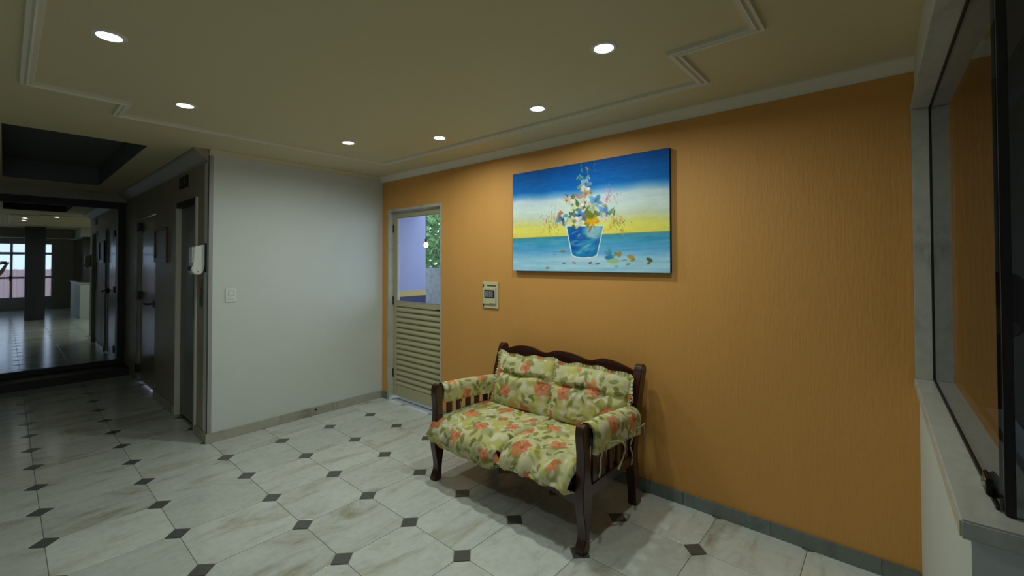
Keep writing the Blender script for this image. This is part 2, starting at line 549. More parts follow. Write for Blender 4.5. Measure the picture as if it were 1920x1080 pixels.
# ------------------------------------------------------------------ louvred door in the orange wall
d1 = struct('door_1', bx(dx0, dx1, YO + .09, YO + .10, -.003, .004), M_frame)
fw_ = .045
df = MB().box(dx0, dx0 + .035, YO - .006, YO + .13, 0, dz1).box(dx1 - .016, dx1, YO - .006, YO + .13, 0, dz1).box(dx0 + .035, dx1 - .016, YO - .006, YO + .13, dz1 - .03, dz1)
df.build('marble_frame', M_frame, d1, bevel=.002)
lx0, lx1, lz0, lz1 = dx0 + .037, dx1 - .018, .05, dz1 - .034
ly = YO + .045
lx0 += .0
st = .062
lf = MB().box(lx0, lx0 + st, ly, ly + .03, lz0, lz1).box(lx1 - .032, lx1, ly, ly + .03, lz0, lz1)
lf.box(lx0 + st, lx1 - .032, ly, ly + .03, lz1 - .06, lz1).box(lx0 + st, lx1 - .032, ly, ly + .03, 1.035, 1.09).box(lx0 + st, lx1 - .032, ly, ly + .03, lz0, lz0 + .115)
lf = lf.build('leaf_frame', M_alu, d1, bevel=.003)
MB().box(lx0 + st - .004, lx1 - .028, ly + .012, ly + .018, 1.086, lz1 - .055).build('pane', M_glass, d1)
gb = MB()
for x in (lx0 + st, lx1 - .032 - .008):
    gb.box(x, x + .008, ly + .002, ly + .011, 1.09, lz1 - .06)
gb.box(lx0 + st + .008, lx1 - .04, ly + .002, ly + .011, 1.09, 1.097).box(lx0 + st + .008, lx1 - .04, ly + .002, ly + .011, lz1 - .067, lz1 - .06)
gb.build('glazing_bead', M_alu2, d1)
ns = 15
z0, z1 = lz0 + .115, 1.035
ph = (z1 - z0) / ns
sl = MB()
# one slat: rounded louvre blade, tilted outwards at the bottom
pr_ = [(-.004, .0), (-.012, .008), (-.014, .018), (-.010, .030), (0, .042), (.010, .054), (.018, ph + .004), (.022, ph + .004), (.013, .050), (.004, .038), (-.004, .026), (-.006, .012), (.0, .004)]
pr_ = [(a + .012, b) for a, b in pr_]
sl.prism(pr_, 'x', lx0 + st - .002, lx1 - .030)
slm = sl.mesh('slat', M_alu, (0, 0, 0), smooth=35)
for k in range(ns):
    o = bpy.data.objects.new('slat', slm)
    COL.objects.link(o)
    o.parent = d1
    o.location = (0, ly, z0 + k * ph)
bh = MB().box(lx0 + st - .002, lx1 - .030, ly + .026, ly + .029, z0, z1)
bh.build('louvre_backing', M_dark, d1)
hd = MB().box(lx1 - .028, lx1 - .006, ly - .004, ly, .97, 1.09)
hd.build('lock_plate', M_blackm, d1)
MB().tube([(lx1 - .017, ly - .003, 1.045), (lx1 - .017, ly - .032, 1.045), (lx1 - .03, ly - .036, 1.045), (lx1 - .075, ly - .034, 1.043)], .006, 8).build('handle', M_blackm, d1, smooth=40)
for z in (.25, 1.05, 1.85):
    MB().lathe([(0, 0), (.006, 0), (.006, .09), (0, .09)], (lx0 + .004, ly - .005, z), 10).build('hinge', M_blackm, d1, smooth=40)

# ------------------------------------------------------------------ yard behind the door
ow = struct('wall_yard', bx(-2.35, -2.2, 1.86, 3.717, 0, 3.2), M_lav)
MB().box(-2.2, -2.195, 1.86, 3.717, .945, 1.04).build('yellow_band', M_yellow, ow)
MB().box(-2.2, -2.195, 1.86, 3.717, 0, .945).build('navy_band', M_navy, ow)
struct('wall_garden', bx(-4.6, -.5, 4.6, 4.75, 0, 1.40), M_granite)
struct('ground', bx(-9, 4.2, 1.86, 12, -.14, -.02), M_granite)
struct('ceiling_yard', bx(-2.35, 4.2, 1.86, 3.6, 2.42, 2.5), M_lav)
for k, y in enumerate((2.35, 3.0)):
    struct('beam_%d' % (k + 1), bx(-2.2, 4.2, y, y + .12, 2.30, 2.42), M_steel)
struct('pillar', bx(-.35, -.20, 3.35, 3.55, -.02, 2.42), M_lav)

def leaf_cloud(n, c, r, size):
    q = MB()
    for i in range(n):
        while True:
            p = RNG.uniform(-1, 1, 3)
            if (p @ p) < 1:
                break
        p = p / max(.35, np.linalg.norm(p)) * RNG.uniform(.55, 1) if RNG.random() < .6 else p
        p = np.array(c) + p * np.array(r)
        a = RNG.normal(size=3)
        a /= np.linalg.norm(a)
        b = np.cross(a, RNG.normal(size=3))
        b /= np.linalg.norm(b)
        s = size * RNG.uniform(.6, 1.3)
        q.add([p - a * s, p + b * s * .42, p + a * s, p - b * s * .42], [(0, 1, 2, 3)])
    return q
tr = thing('leafy_tree', 'leafy green tree above the grey garden wall outside the louvred door', 'tree', (-4.0, 6.0, 0))
MB().tube([(-4, 6, 0), (-4.02, 6, 1), (-3.95, 6.02, 2.2)], [.09, .075, .05], 9).build('trunk', M_bark, tr, smooth=40)
lv = leaf_cloud(2600, (-4.1, 6.0, 2.3), (1.7, .9, 1.1), .11).build('foliage', M_leaf, tr, fixn=False)
lv['kind'] = 'stuff'

pb = thing('pendant_bulb', 'glowing bare bulb hanging on a black cord behind the door glass', 'lamp', (-1.53, 3.2, 1.79))
MB().tube([(-1.53, 3.2, 2.42), (-1.53, 3.2, 1.86)], .006, 8).build('cord', M_black, pb, smooth=40)
MB().lathe([(0, 1.885), (.016, 1.885), (.018, 1.835), (.012, 1.83), (0, 1.83)], (-1.53, 3.2, 0), 14).build('lamp_holder', M_black, pb, smooth=40)
M_bulb = mat('warm_bulb', (.9, .7, .5), .4, emis=(1.0, .62, .34), estr=9)
MB().lathe([(0, 1.75), (.018, 1.753), (.032, 1.77), (.036, 1.79), (.030, 1.81), (.016, 1.83), (0, 1.832)], (-1.53, 3.2, 0), 18).build('bulb', M_bulb, pb, smooth=60)

# ------------------------------------------------------------------ lift hall
d2 = struct('door_2', bx(hx0, hx1, YE + .06, YE + .11, 0, .012), M_dark)
MB().box(hx0 + .06, hx1 - .012, YE + .03, YE + .045, .02, 2.085).build('leaf', M_lacq, d2, bevel=.003)
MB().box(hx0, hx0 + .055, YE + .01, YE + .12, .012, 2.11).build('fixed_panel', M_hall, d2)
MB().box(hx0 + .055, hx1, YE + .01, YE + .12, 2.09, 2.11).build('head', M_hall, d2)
for z in (.12, 1.05, 1.93):
    MB().box(hx0 + .01, hx0 + .14, YE - .012, YE + .028, z, z + .10).build('hinge', M_black, d2, bevel=.004)
lk = MB().box(hx1 - .14, hx1 - .02, YE + .0, YE + .029, 1.0, 1.085).build('lock_case', M_black, d2, bevel=.004)
MB().tube([(hx1 - .08, YE + .002, 1.045), (hx1 - .08, YE - .055, 1.045), (hx1 - .10, YE - .06, 1.045), (hx1 - .26, YE - .058, 1.04)], .011, 10).build('lever_handle', M_black, lk, smooth=40)

d3 = struct('door_3', bx(ex0, ex1, YE + .09, YE + .12, 0, 2.09), M_dark)
MB().box(ex0 + .03, ex1 - .02, YE + .035, YE + .068, .02, 2.06).build('leaf', M_steel, d3, bevel=.003)
jf = MB().box(ex0 - .02, ex0 + .02, YE - .004, YE + .1, 0, 2.11).box(ex1 - .02, ex1 + .025, YE - .012, YE + .1, 0, 2.11)
jf.build('jamb', M_mould, d3, bevel=.002)
MB().box(ex0 + .03, ex1 - .02, YE - .008, YE + .1, 2.06, 2.11).build('head', M_dark, d3)
MB().box(ex1 - .22, ex1 - .10, YE + .026, YE + .034, .98, 1.52).build('vision_slit', M_black, d3, bevel=.003)

def small(name, label, cat, mb, mt, bevel=.002):
    o = mb.build(name, mt, None, bevel=bevel)
    return tag(o, label, cat)
fi = thing('floor_indicator', 'small dark floor indicator above the grey lift door', 'indicator', (-1.2, YE, 2.24))
MB().box(-1.34, -1.05, YE - .012, YE, 2.235, 2.35).build('plate', M_black, fi, bevel=.003)
M_digit = mat('dim_digit', (.16, .17, .14), .5)
MB().prism([(-1.26, 2.27), (-1.20, 2.27), (-1.23, 2.315)], 'y', YE - .014, YE - .011).build('arrow_mark', M_digit, fi)
MB().prism([(-1.17, 2.315), (-1.11, 2.315), (-1.14, 2.27)], 'y', YE - .014, YE - .011).build('arrow_mark', M_digit, fi)

cp = thing('call_panel', 'narrow bronze call panel right of the grey lift door', 'control panel', (-.60, YE, 1.13))
M_bronze = mat('bronze', (.10, .085, .05), .35, .8)
MB().box(-.632, -.566, YE - .008, YE, 1.135, 1.375).build('plate', M_bronze, cp, bevel=.002)
for z in (1.22, 1.29):
    MB().lathe([(0, -.012), (.012, -.012), (.013, -.006), (.013, 0)], (-.599, YE, z), 14, 'y').build('button', M_blackm, cp, smooth=40)

# white dispenser: side plate with a rounded foot, body sticking out of the wall
ds = thing('hand_dispenser', 'white plastic dispenser with rounded bottom on the wall beside the lift door', 'dispenser', (-.52, YE, 1.42))
MB().box(-.60, -.455, YE - .014, YE, 1.44, 1.685).build('back_plate', M_black, ds, bevel=.003)
prof = [(YE - .012, 1.675), (YE - .085, 1.655), (YE - .095, 1.50), (YE - .103, 1.485)]
for k in range(9):
    a = math.radians(160 + k * 22)
    prof.append((YE - .062 + .043 * math.cos(a), 1.465 + .046 * math.sin(a)))
prof.append((YE - .014, 1.50))
MB().prism(prof, 'x', -.59, -.462).build('body', M_plast, ds, bevel=.005)
MB().box(-.575, -.477, YE - .099, YE - .085, 1.515, 1.65).build('front_cover', M_plast, ds, bevel=.003)
MB().lathe([(0, 0), (.005, 0), (.005, .006), (0, .006)], (-.466, YE - .06, 1.443), 10, 'x').build('screw', M_black, ds)
MB().box(-.55, -.50, YE - .115, YE - .09, 1.45, 1.49).build('nozzle', M_black, ds, bevel=.003)

nf = thing('notice_frame', 'brown framed notice on the hall wall left of the lift', 'notice', (-2.08, YE, 1.51))
q = MB().box(-2.38, -1.80, YE - .02, YE, 1.52, 1.57).box(-2.38, -2.345, YE - .02, YE, 1.57, 1.87).box(-1.835, -1.80, YE - .02, YE, 1.57, 1.87).box(-2.38, -1.80, YE - .02, YE, 1.87, 1.90)
q.build('frame', mat('brown_frame', (.09, .05, .025), .4), nf, bevel=.003)
MB().box(-2.345, -1.835, YE - .008, YE, 1.57, 1.87).build('notice_sheet', M_hall, nf)

# mirror on the far wall, with dark frame, low ledge and beam
mi = thing('wall_mirror', 'large dark framed wall mirror above the ledge in the lift hall', 'mirror', (XM, -1.4, .16))
MB().box(XM - .008, XM, -2.9, -.05, .165, 2.275).build('mirror_glass', M_mirror, mi)
q = MB().box(XM - .008, XM + .025, -.05, YE - .002, .10, 2.36).box(XM - .008, XM + .025, -2.96, -2.9, .10, 2.36)
q.box(XM - .008, XM + .025, -2.9, -.05, 2.275, 2.36).box(XM - .008, XM + .025, -2.9, -.05, .10, .165)
q.build('frame', M_dark, mi, bevel=.004)
struct('trim_6', MB().box(XM - .012, XM + .42, -3.2, YE - .001, 0, .10), M_dark, bevel=.006)
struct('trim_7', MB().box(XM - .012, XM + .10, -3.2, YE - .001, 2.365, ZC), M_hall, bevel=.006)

# ------------------------------------------------------------------ entrance end, seen in the mirror
XE = 8.4
ent = MB().box(XE, XE + .15, -.05, 1.85, 0, ZC).box(XE, XE + .15, -3.2, -.05, 2.18, ZC)
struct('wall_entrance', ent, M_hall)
struct('column', bx(4.62, 5.0, -.74, -.37, 0, ZC), M_darkcol, bevel=.01)
struct('trim_8', bx(5.6, 5.9, -3.2, fr_y, 2.22, ZC), M_hall)
d4 = struct('door_4', bx(XE, XE + .15, -3.2, -.05, 0, .02), M_frame)
ys = [-3.2, -2.75, -1.85, -.95, -.50, -.05]
for a in ys:
    lo, hi = max(-3.2, a - .03), min(-.05, a + .03)
    MB().box(XE + .04, XE + .09, lo, hi, .02, 2.18).build('mullion', M_alu2, d4)
for a, b in zip(ys[:-1], ys[1:]):
    q = MB()
    for z in ((.02, .42), (1.02, 1.08), (1.78, 1.86), (2.12, 2.18)):
        q.box(XE + .045, XE + .085, a + .03, b - .03, *z)
    q.build('rail', M_alu2, d4)
    MB().box(XE + .06, XE + .066, a + .03, b - .03, .42, 2.12).build('pane', M_glass, d4)
MB().box(XE - .02, XE + .04, -.99, -.95, .95, 1.12).build('handle', M_black, d4)
M_pink = mat('pink_corrugated_fence', (.62, .42, .40), .7)
M_pale = mat('pale_forecourt', (.6, .6, .6), .8, var=.1)
struct('forecourt', bx(XE + .16, 20, -9, 8, -.14, -.02), M_pale)
fc = struct('fence', bx(14.1, 14.15, -7, 4, 0, 1.25), M_pink)
pk = MB().prism([(14.1, -.04), (14.06, -.02), (14.06, .02), (14.1, .04)], 'z', 0, 1.27).mesh('panel', M_pink)
for k in range(44):
    o = bpy.data.objects.new('panel', pk)
    COL.objects.link(o)
    o.parent = fc
    o.location = (0, -6.8 + k * .25, 0)

# ------------------------------------------------------------------ ceiling lamps
M_glow = mat('lamp_glow', (1, 1, 1), .5, emis=(1.0, .97, .95), estr=22)
M_ring = mat('lamp_ring', (.75, .74, .70), .35)
lamp_xy = [(1.461, -.815), (.707, -.385), (.674, .694), (1.329, 1.087), (2.292, 1.071), (2.989, .649), (2.25, -.815)]
lamp_lab = ['recessed ceiling lamp nearest the upper left moulding corner', 'recessed ceiling lamp above the lift wall corner',
            'recessed ceiling lamp above the white wall, left of the door', 'recessed ceiling lamp just in front of the louvred door',
            'recessed ceiling lamp in front of the left side of the painting', 'recessed ceiling lamp nearest the viewer above the painting',
            'recessed ceiling lamp overhead beyond the top edge of the view']
for (x, y), lb, share in zip(lamp_xy, lamp_lab, LAMP_SHARE):
    t_ = thing('ceiling_lamp', lb, 'lamp', (x, y, ZC), 'recessed lamps in the ceiling')
    MB().lathe([(.040, -.001), (.043, -.006), (.055, -.006), (.060, 0)], (x, y, ZC), 28).build('ring', M_ring, t_, smooth=40)
    MB().lathe([(0, -.004), (.03, -.004), (.041, -.002), (.041, 0)], (x, y, ZC), 24).build('diffuser', M_glow, t_, smooth=40)
    sp = bpy.data.lights.new('lamp_light', 'AREA')
    sp.shape = 'DISK'
    sp.size = .075
    sp.spread = math.radians(LAMP_SPREAD)
    sp.energy = LAMP_WATTS * share
    sp.color = LAMP_COLOR
    so = bpy.data.objects.new('lamp_light', sp)
    COL.objects.link(so)
    so.parent = t_
    so.location = (0, 0, -.012)

# ------------------------------------------------------------------ switch, meter box, stop
sw = thing('light_switch', 'white light switch plate on the white wall', 'switch', (XW, .199, 1.176))
MB().box(XW, XW + .009, .157, .242, 1.176, 1.295).build('plate', M_plast, sw, bevel=.003)
MB().box(XW + .008, XW + .013, .180, .222, 1.198, 1.225).build('rocker', M_plast, sw, bevel=.002)
MB().box(XW + .008, XW + .012, .180, .222, 1.228, 1.276).build('blank_cover', M_plast, sw, bevel=.002)
small('door_stop', 'small round dark knob on the white wall skirting', 'door stop',
      MB().lathe([(0, .02), (.006, .02), (.009, .012), (.009, .004), (.006, 0), (0, 0)], (XW + .0145, .945, .058), 14, 'x'), M_black, 0)
bxp = thing('intercom_box', 'beige plastic breaker box with dark window on the orange wall', 'box', (1.283, YO, 1.112))
x0, x1, z0, z1 = 1.190, 1.378, 1.114, 1.346
MB().box(x0, x1, YO - .012, YO, z0, z1).build('base', M_bplast, bxp, bevel=.003)
MB().box(x0 + .022, x1 - .02, YO - .022, YO - .011, z0 + .035, z1 - .045).build('cover', M_bplast, bxp, bevel=.004)
MB().box(x0 + .035, x1 - .030, YO - .0245, YO - .021, 1.205, 1.275).build('window', M_dark, bxp, bevel=.002)
M_switch = mat('grey_switches', (.22, .22, .24), .4)
for k in range(4):
    MB().box(x0 + .048 + k * .024, x0 + .069 + k * .024, YO - .028, YO - .0243, 1.212, 1.265).build('breaker', M_switch, bxp, bevel=.001)
for z in (z0 + .012, z1 - .048):
    MB().box(x0 + .012, x0 + .020, YO - .018, YO - .011, z, z + .026).build('hinge', M_dark, bxp)
MB().box(x0 + .06, x1 - .02, YO - .0135, YO - .0115, z1 - .038, z1 - .030).build('dark_slot', M_dark, bxp)  # thin dark strip across the base, above the cover
MB().box(x0 + .095, x1 - .02, YO - .0225, YO - .0215, z0 + .042, z0 + .046).build('maker_line', M_dark, bxp)
# ------------------------------------------------------------------ numpy brush
def ell(X, Y, cx, cy, a, b, ang=0.0, soft=.25):
    c, s = math.cos(ang), math.sin(ang)
    dx, dy = X - cx, Y - cy
    r = np.sqrt(((dx * c + dy * s) / a) ** 2 + ((-dx * s + dy * c) / b) ** 2)
    return np.clip((1 - r) / soft + .5, 0, 1)
def poly(X, Y, pts):
    ins = np.zeros(X.shape, bool)
    n = len(pts)
    for i in range(n):
        x1, y1 = pts[i]
        x2, y2 = pts[(i + 1) % n]
        if y1 == y2:
            continue
        cnd = ((y1 > Y) != (y2 > Y)) & (X < (x2 - x1) * (Y - y1) / (y2 - y1) + x1)
        ins ^= cnd
    return ins.astype(float)
def line(X, Y, x1, y1, x2, y2, wd):
    dx, dy = x2 - x1, y2 - y1
    t = np.clip(((X - x1) * dx + (Y - y1) * dy) / (dx * dx + dy * dy + 1e-9), 0, 1)
    d = np.hypot(X - x1 - t * dx, Y - y1 - t * dy)
    return np.clip((wd - d) / (wd * .5) + .5, 0, 1)
def put(img, msk, col, op=1.0):
    a = (msk * op)[..., None]
    img[:] = img * (1 - a) + np.array(col) * a

# ------------------------------------------------------------------ the painting
PX0, PX1, PZ0, PZ1, PT = 1.573, 2.888, 1.449, 2.250, .035
NU, NV = 400, 244
u = np.linspace(0, 1, NU)
v = np.linspace(0, 1, NV)
Ug, Vg = np.meshgrid(u, v)
def homog(src, dst):
    A = []
    for (x, y), (X, Y) in zip(src, dst):
        A.append([x, y, 1, 0, 0, 0, -X * x, -X * y, -X])
        A.append([0, 0, 0, x, y, 1, -Y * x, -Y * y, -Y])
    return np.linalg.svd(np.array(A, float))[2][-1].reshape(3, 3)
H = homog([(0, 0), (1, 0), (1, 1), (0, 1)], [(105, 282), (1262, 72), (1282, 1002), (105, 990)])
q = H @ np.stack([Ug.ravel(), Vg.ravel(), np.ones(Ug.size)])
PXg, PYg = (q[0] / q[2]).reshape(Ug.shape), (q[1] / q[2]).reshape(Ug.shape)
stops = [(0, (0, 66, 136)), (.12, (0, 82, 156)), (.22, (6, 92, 166)), (.275, (96, 146, 190)), (.32, (176, 192, 200)), (.42, (186, 200, 196)),
         (.49, (182, 190, 170)), (.56, (196, 192, 108)), (.60, (206, 198, 92)), (.662, (204, 192, 88)), (.670, (60, 128, 150)), (.70, (62, 138, 166)),
         (.76, (66, 142, 184)), (.83, (96, 158, 200)), (.885, (140, 186, 210)), (.95, (150, 192, 216)), (1, (140, 184, 210))]
ss = np.array([a for a, _ in stops])
cc = np.array([b for _, b in stops], float)
wob = .010 * np.sin(Ug * 9 + 1) + .006 * np.sin(Ug * 23) - .02 * (Ug - .4)
tt = np.where(Vg < .6, Vg + wob, Vg + .0 * wob)
P = np.stack([np.interp(tt, ss, cc[:, k]) for k in range(3)], -1)
def nz(sx, sy, amp):
    g = RNG.normal(size=(sy, sx))
    yi, xi = np.linspace(0, sy - 1.001, NV), np.linspace(0, sx - 1.001, NU)
    y0, x0 = yi.astype(int), xi.astype(int)
    fy_, fx_ = (yi - y0)[:, None], (xi - x0)[None]
    return amp * ((g[y0][:, x0] * (1 - fx_) + g[y0][:, x0 + 1] * fx_) * (1 - fy_) + (g[y0 + 1][:, x0] * (1 - fx_) + g[y0 + 1][:, x0 + 1] * fx_) * fy_)
P += (nz(14, 90, 2.2) + nz(40, 60, 2))[..., None]
sea = (Vg > .67)
P += (sea * nz(10, 70, 9))[..., None] * np.array([1, .6, .4])
X, Y = PXg, PYg
put(P, ell(X, Y, 640, 900, 170, 26, 0, .8), (170, 196, 210), .8)
# loose twigs round the bunch
for cx, cy, n, col in ((400, 640, 40, (176, 140, 70)), (860, 640, 42, (168, 138, 60)), (840, 430, 26, (170, 130, 140)), (450, 520, 24, (190, 190, 170)), (640, 250, 10, (90, 130, 120)), (330, 690, 12, (190, 160, 80)), (910, 665, 8, (110, 110, 50))):
    for k in range(n):
        a, b = RNG.normal(cx, 38), RNG.normal(cy, 34)
        th = RNG.uniform(-2.4, -.7)
        L_ = RNG.uniform(10, 34)
        put(P, line(X, Y, a, b, a + L_ * math.cos(th), b + L_ * math.sin(th), 2.3), np.array(col) + RNG.normal(0, 18, 3), .8)
# vase
vase = [(503, 660), (775, 655), (728, 868), (700, 884), (620, 890), (565, 880), (545, 866)]
mv = poly(X, Y, vase)
put(P, poly(X, Y, [(496, 655), (782, 650), (735, 872), (703, 892), (620, 898), (560, 888), (538, 872)]), (200, 216, 222), .9)
put(P, mv, (22, 100, 160))
put(P, mv * ell(X, Y, 560, 760, 60, 130, .25, .7), (10, 74, 150), .9)
put(P, mv * ell(X, Y, 705, 690, 75, 60, -.5, .8), (128, 170, 178), .9)
put(P, mv * ell(X, Y, 660, 800, 60, 50, 0, .9), (52, 136, 180), .8)
put(P, mv * ell(X, Y, 620, 860, 90, 30, 0, .9), (30, 120, 172), .8)
for k in range(26):
    a, b = RNG.uniform(530, 745), RNG.uniform(670, 870)
    put(P, mv * ell(X, Y, a, b, RNG.uniform(16, 40), RNG.uniform(5, 12), RNG.uniform(-.8, .2), .8), RNG.choice([(20, 90, 160), (84, 160, 196), (150, 186, 186), (12, 70, 140)]), .5)
# foliage behind flowers
for k in range(70):
    a, b = RNG.normal(640, 85), RNG.normal(560, 62)
    col = [(74, 96, 40), (120, 120, 44), (150, 128, 60), (60, 84, 58), (186, 176, 130), (150, 92, 50)][RNG.integers(6)]
    put(P, ell(X, Y, a, b, RNG.uniform(14, 34), RNG.uniform(6, 13), RNG.uniform(0, 3.1), .35), col, .85)
put(P, ell(X, Y, 690, 610, 48, 34, 0, .5), (206, 152, 24), .9)
put(P, ell(X, Y, 680, 565, 40, 40, 0, .5), (96, 104, 30), .9)
for k in range(30):
    put(P, ell(X, Y, RNG.normal(640, 24), RNG.normal(360, 55), RNG.uniform(8, 20), RNG.uniform(5, 10), RNG.uniform(0, 3.1), .4), [(120, 150, 110), (190, 190, 160), (160, 120, 90), (90, 130, 130)][RNG.integers(4)], .8)
def bloom(cx, cy, r, col, cen, n=5, a0=0.0):
    for k in range(n):
        th = a0 + 2 * math.pi * k / n
        c = np.array(col) * RNG.uniform(.78, 1.06) + RNG.normal(0, 9, 3)
        th += RNG.normal(0, .22)
        q_ = RNG.uniform(.75, 1.1)
        put(P, ell(X, Y, cx + r * .5 * math.cos(th), cy + r * .46 * math.sin(th), r * .5 * q_, r * .30 * q_, th + RNG.normal(0, .3), .4), c, .9)
        put(P, ell(X, Y, cx + r * .35 * math.cos(th), cy + r * .33 * math.sin(th), r * .2, r * .07, th, .8), c * .7, .5)
    put(P, ell(X, Y, cx, cy, r * .2, r * .18, 0, .5), cen, .9)
blue, white, pale = (84, 134, 190), (206, 206, 188), (182, 192, 164)
for b in ((645, 345, 46, (108, 158, 190), (60, 80, 60), 5, .3), (640, 385, 40, white, (190, 150, 110), 5, .9), (716, 476, 58, blue, (110, 90, 120), 5, .1),
          (500, 470, 44, white, (170, 80, 60), 5, .5), (640, 482, 48, white, (150, 70, 50), 6, .2), (545, 500, 48, white, (110, 120, 90), 5, .8),
          (475, 610, 58, blue, (70, 60, 70), 5, .4), (600, 580, 58, blue, (40, 50, 70), 5, .7), (780, 555, 56, blue, (150, 100, 150), 5, .2),
          (505, 620, 36, pale, (160, 150, 90), 5, .2), (600, 620, 44, white, (180, 170, 120), 5, .1), (765, 590, 44, white, (180, 170, 110), 5, .6),
          (700, 520, 44, pale, (170, 130, 120), 5, .3), (800, 455, 34, (206, 190, 196), (150, 80, 90), 5, .3), (645, 420, 30, (196, 150, 130), (120, 80, 60), 5, .5)):
    bloom(*b)
for pts, col in (([(820, 540), (858, 512), (845, 560), (815, 580)], (92, 132, 96)), ([(566, 450), (600, 490), (585, 520), (568, 500)], (60, 96, 50)), ([(640, 540), (662, 498), (655, 550), (618, 590)], (84, 104, 40)),
                 ([(548, 405), (590, 430), (582, 446)], (170, 96, 60)), ([(455, 540), (480, 560), (432, 600), (436, 570)], (166, 106, 60)), ([(575, 455), (598, 415), (618, 450)], (170, 130, 96))):
    put(P, poly(X, Y, pts), col, .9)
# fallen flower and petals on the table
bloom(830, 870, 50, (86, 150, 200), (60, 110, 160))
for cx, cy, a, b, th, col in ((850, 915, 50, 18, 0, (150, 176, 110)), (875, 860, 20, 12, .5, (130, 120, 60)), (900, 865, 14, 24, .3, (160, 120, 40)), (815, 890, 26, 16, 0, (40, 110, 160)),
                              (985, 885, 30, 16, .3, (168, 128, 48)), (1000, 908, 20, 10, -.4, (120, 130, 60)), (965, 938, 16, 7, -.2, (140, 110, 40)), (1125, 905, 26, 14, .5, (74, 76, 36)), (1120, 930, 16, 10, -.5, (130, 90, 40)),
                              (475, 845, 22, 9, .05, (130, 110, 60)), (415, 870, 14, 4, 0, (110, 120, 60)), (360, 970, 15, 9, 0, (140, 130, 80)), (484, 933, 14, 5, 0, (96, 70, 60)), (560, 930, 16, 8, .3, (150, 130, 130)),
                              (680, 930, 14, 7, -.3, (104, 62, 60)), (735, 937, 18, 5, -.15, (74, 70, 60)), (876, 955, 18, 7, 0, (120, 150, 170)), (1080, 912, 30, 6, 0, (150, 180, 180)), (935, 908, 24, 4, -.2, (110, 120, 90))):
    put(P, ell(X, Y, cx, cy, a, b, th, .3), col, .9)
lin = np.array(P) / 255
lin = np.where(lin <= .04045, lin / 12.92, ((np.clip(lin, 0, 1) + .055) / 1.055) ** 2.4)
lin = np.clip(lin * PAINT_GAIN, 0, .95)
pt = thing('flower_painting', 'unframed canvas painting of flowers in a blue pot on the orange wall', 'painting', ((PX0 + PX1) / 2, YO, PZ0))
G = np.zeros((NV, NU, 3))
G[..., 0] = PX0 + (PX1 - PX0) * Ug
G[..., 1] = YO - PT
G[..., 2] = PZ1 - (PZ1 - PZ0) * Vg
cv = MB().grid(G).build('painted_canvas', M_canvas, pt, fixn=False)
set_paint(cv, lin.reshape(-1, 3))
MB().box(PX0 + .001, PX1 - .001, YO - PT + .0004, YO - .001, PZ0 + .001, PZ1 - .001).build('stretcher', M_edge, pt)

# ------------------------------------------------------------------ floral fabric
FN, FS = 420, .66      # raster size, metres per repeat
fX, fY = np.meshgrid(np.arange(FN) / FN, np.arange(FN) / FN)
T2 = 2 * math.pi
fX, fY = (fX + .010 * np.sin(T2 * (3 * fY + 2 * fX)) + .006 * np.sin(T2 * (7 * fY - 5 * fX) + 1), fY + .010 * np.sin(T2 * (3 * fX - 2 * fY) + 2) + .006 * np.sin(T2 * (8 * fX + 4 * fY)))
F = np.zeros((FN, FN, 3)) + np.array((198, 202, 156.))
def fput(cx, cy, a, b, ang, col, op=1.0, soft=.3):
    for ox in (-1, 0, 1):
        for oy in (-1, 0, 1):
            x, y = cx + ox, cy + oy
            r = max(a, b) * 1.3
            if x + r < 0 or x - r > 1 or y + r < 0 or y - r > 1:
                continue
            put(F, ell(fX, fY, x, y, a, b, ang, soft), col, op)
fr = np.random.default_rng(5)
for k in range(150):
    col = [(214, 214, 178), (176, 184, 128), (206, 206, 138), (156, 168, 112), (222, 222, 200), (198, 196, 96)][fr.integers(6)]
    fput(fr.random(), fr.random(), fr.uniform(.04, .12), fr.uniform(.02, .06), fr.uniform(0, 3.1), col, .7, .4)
for k in range(110):
    col = [(128, 134, 52), (100, 114, 52), (150, 150, 50), (112, 126, 70), (196, 192, 84)][fr.integers(5)]
    x, y, th, L_ = fr.random(), fr.random(), fr.uniform(0, 6.28), fr.uniform(.018, .065)
    fput(x, y, L_, L_ * fr.uniform(.3, .6), th, col, fr.uniform(.6, .9), .25)
    fput(x, y, L_ * .95, .003, th, (206, 208, 150), .35, .6)
for k in range(60):
    fput(fr.random(), fr.random(), fr.uniform(.015, .06), fr.uniform(.01, .028), fr.uniform(0, 3.1), (220, 222, 200), .85, .3)
flowers = [(.13, .15, .075), (.55, .10, .08), (.85, .32, .07), (.33, .42, .085), (.66, .52, .078), (.08, .62, .07), (.44, .76, .08), (.80, .80, .085), (.20, .90, .05), (.95, .06, .05)]
for cx, cy, r in flowers:
    a0 = fr.uniform(0, 6)
    for k in range(5):
        th = a0 + k * 1.257 + fr.normal(0, .12)
        col = np.array([(218, 126, 78), (226, 142, 96), (204, 108, 64)][fr.integers(3)]) + fr.normal(0, 6, 3)
        fput(cx + r * .55 * math.cos(th), cy + r * .55 * math.sin(th), r * .62, r * .42, th, col, .95, .18)
    for k in range(5):
        th = a0 + k * 1.257
        fput(cx + r * .55 * math.cos(th), cy + r * .55 * math.sin(th), r * .45, r * .035, th, (232, 176, 140), .8, .6)
    fput(cx, cy, r * .2, r * .2, 0, (176, 66, 44), .8, .6)
    th = a0 + .5
    fput(cx + r * .3 * math.cos(th), cy + r * .3 * math.sin(th), r * .35, r * .04, th, (226, 214, 130), .9, .6)
Fl = np.clip(F, 0, 255) / 255
Fl = ((Fl + .055) / 1.055) ** 2.4 * FABRIC_GAIN
Fl = Fl * .86 + Fl.mean(-1, keepdims=True) * .14 * np.array([1.02, 1.02, .92])
Fl = Fl * np.array([1.05, .985, .86])
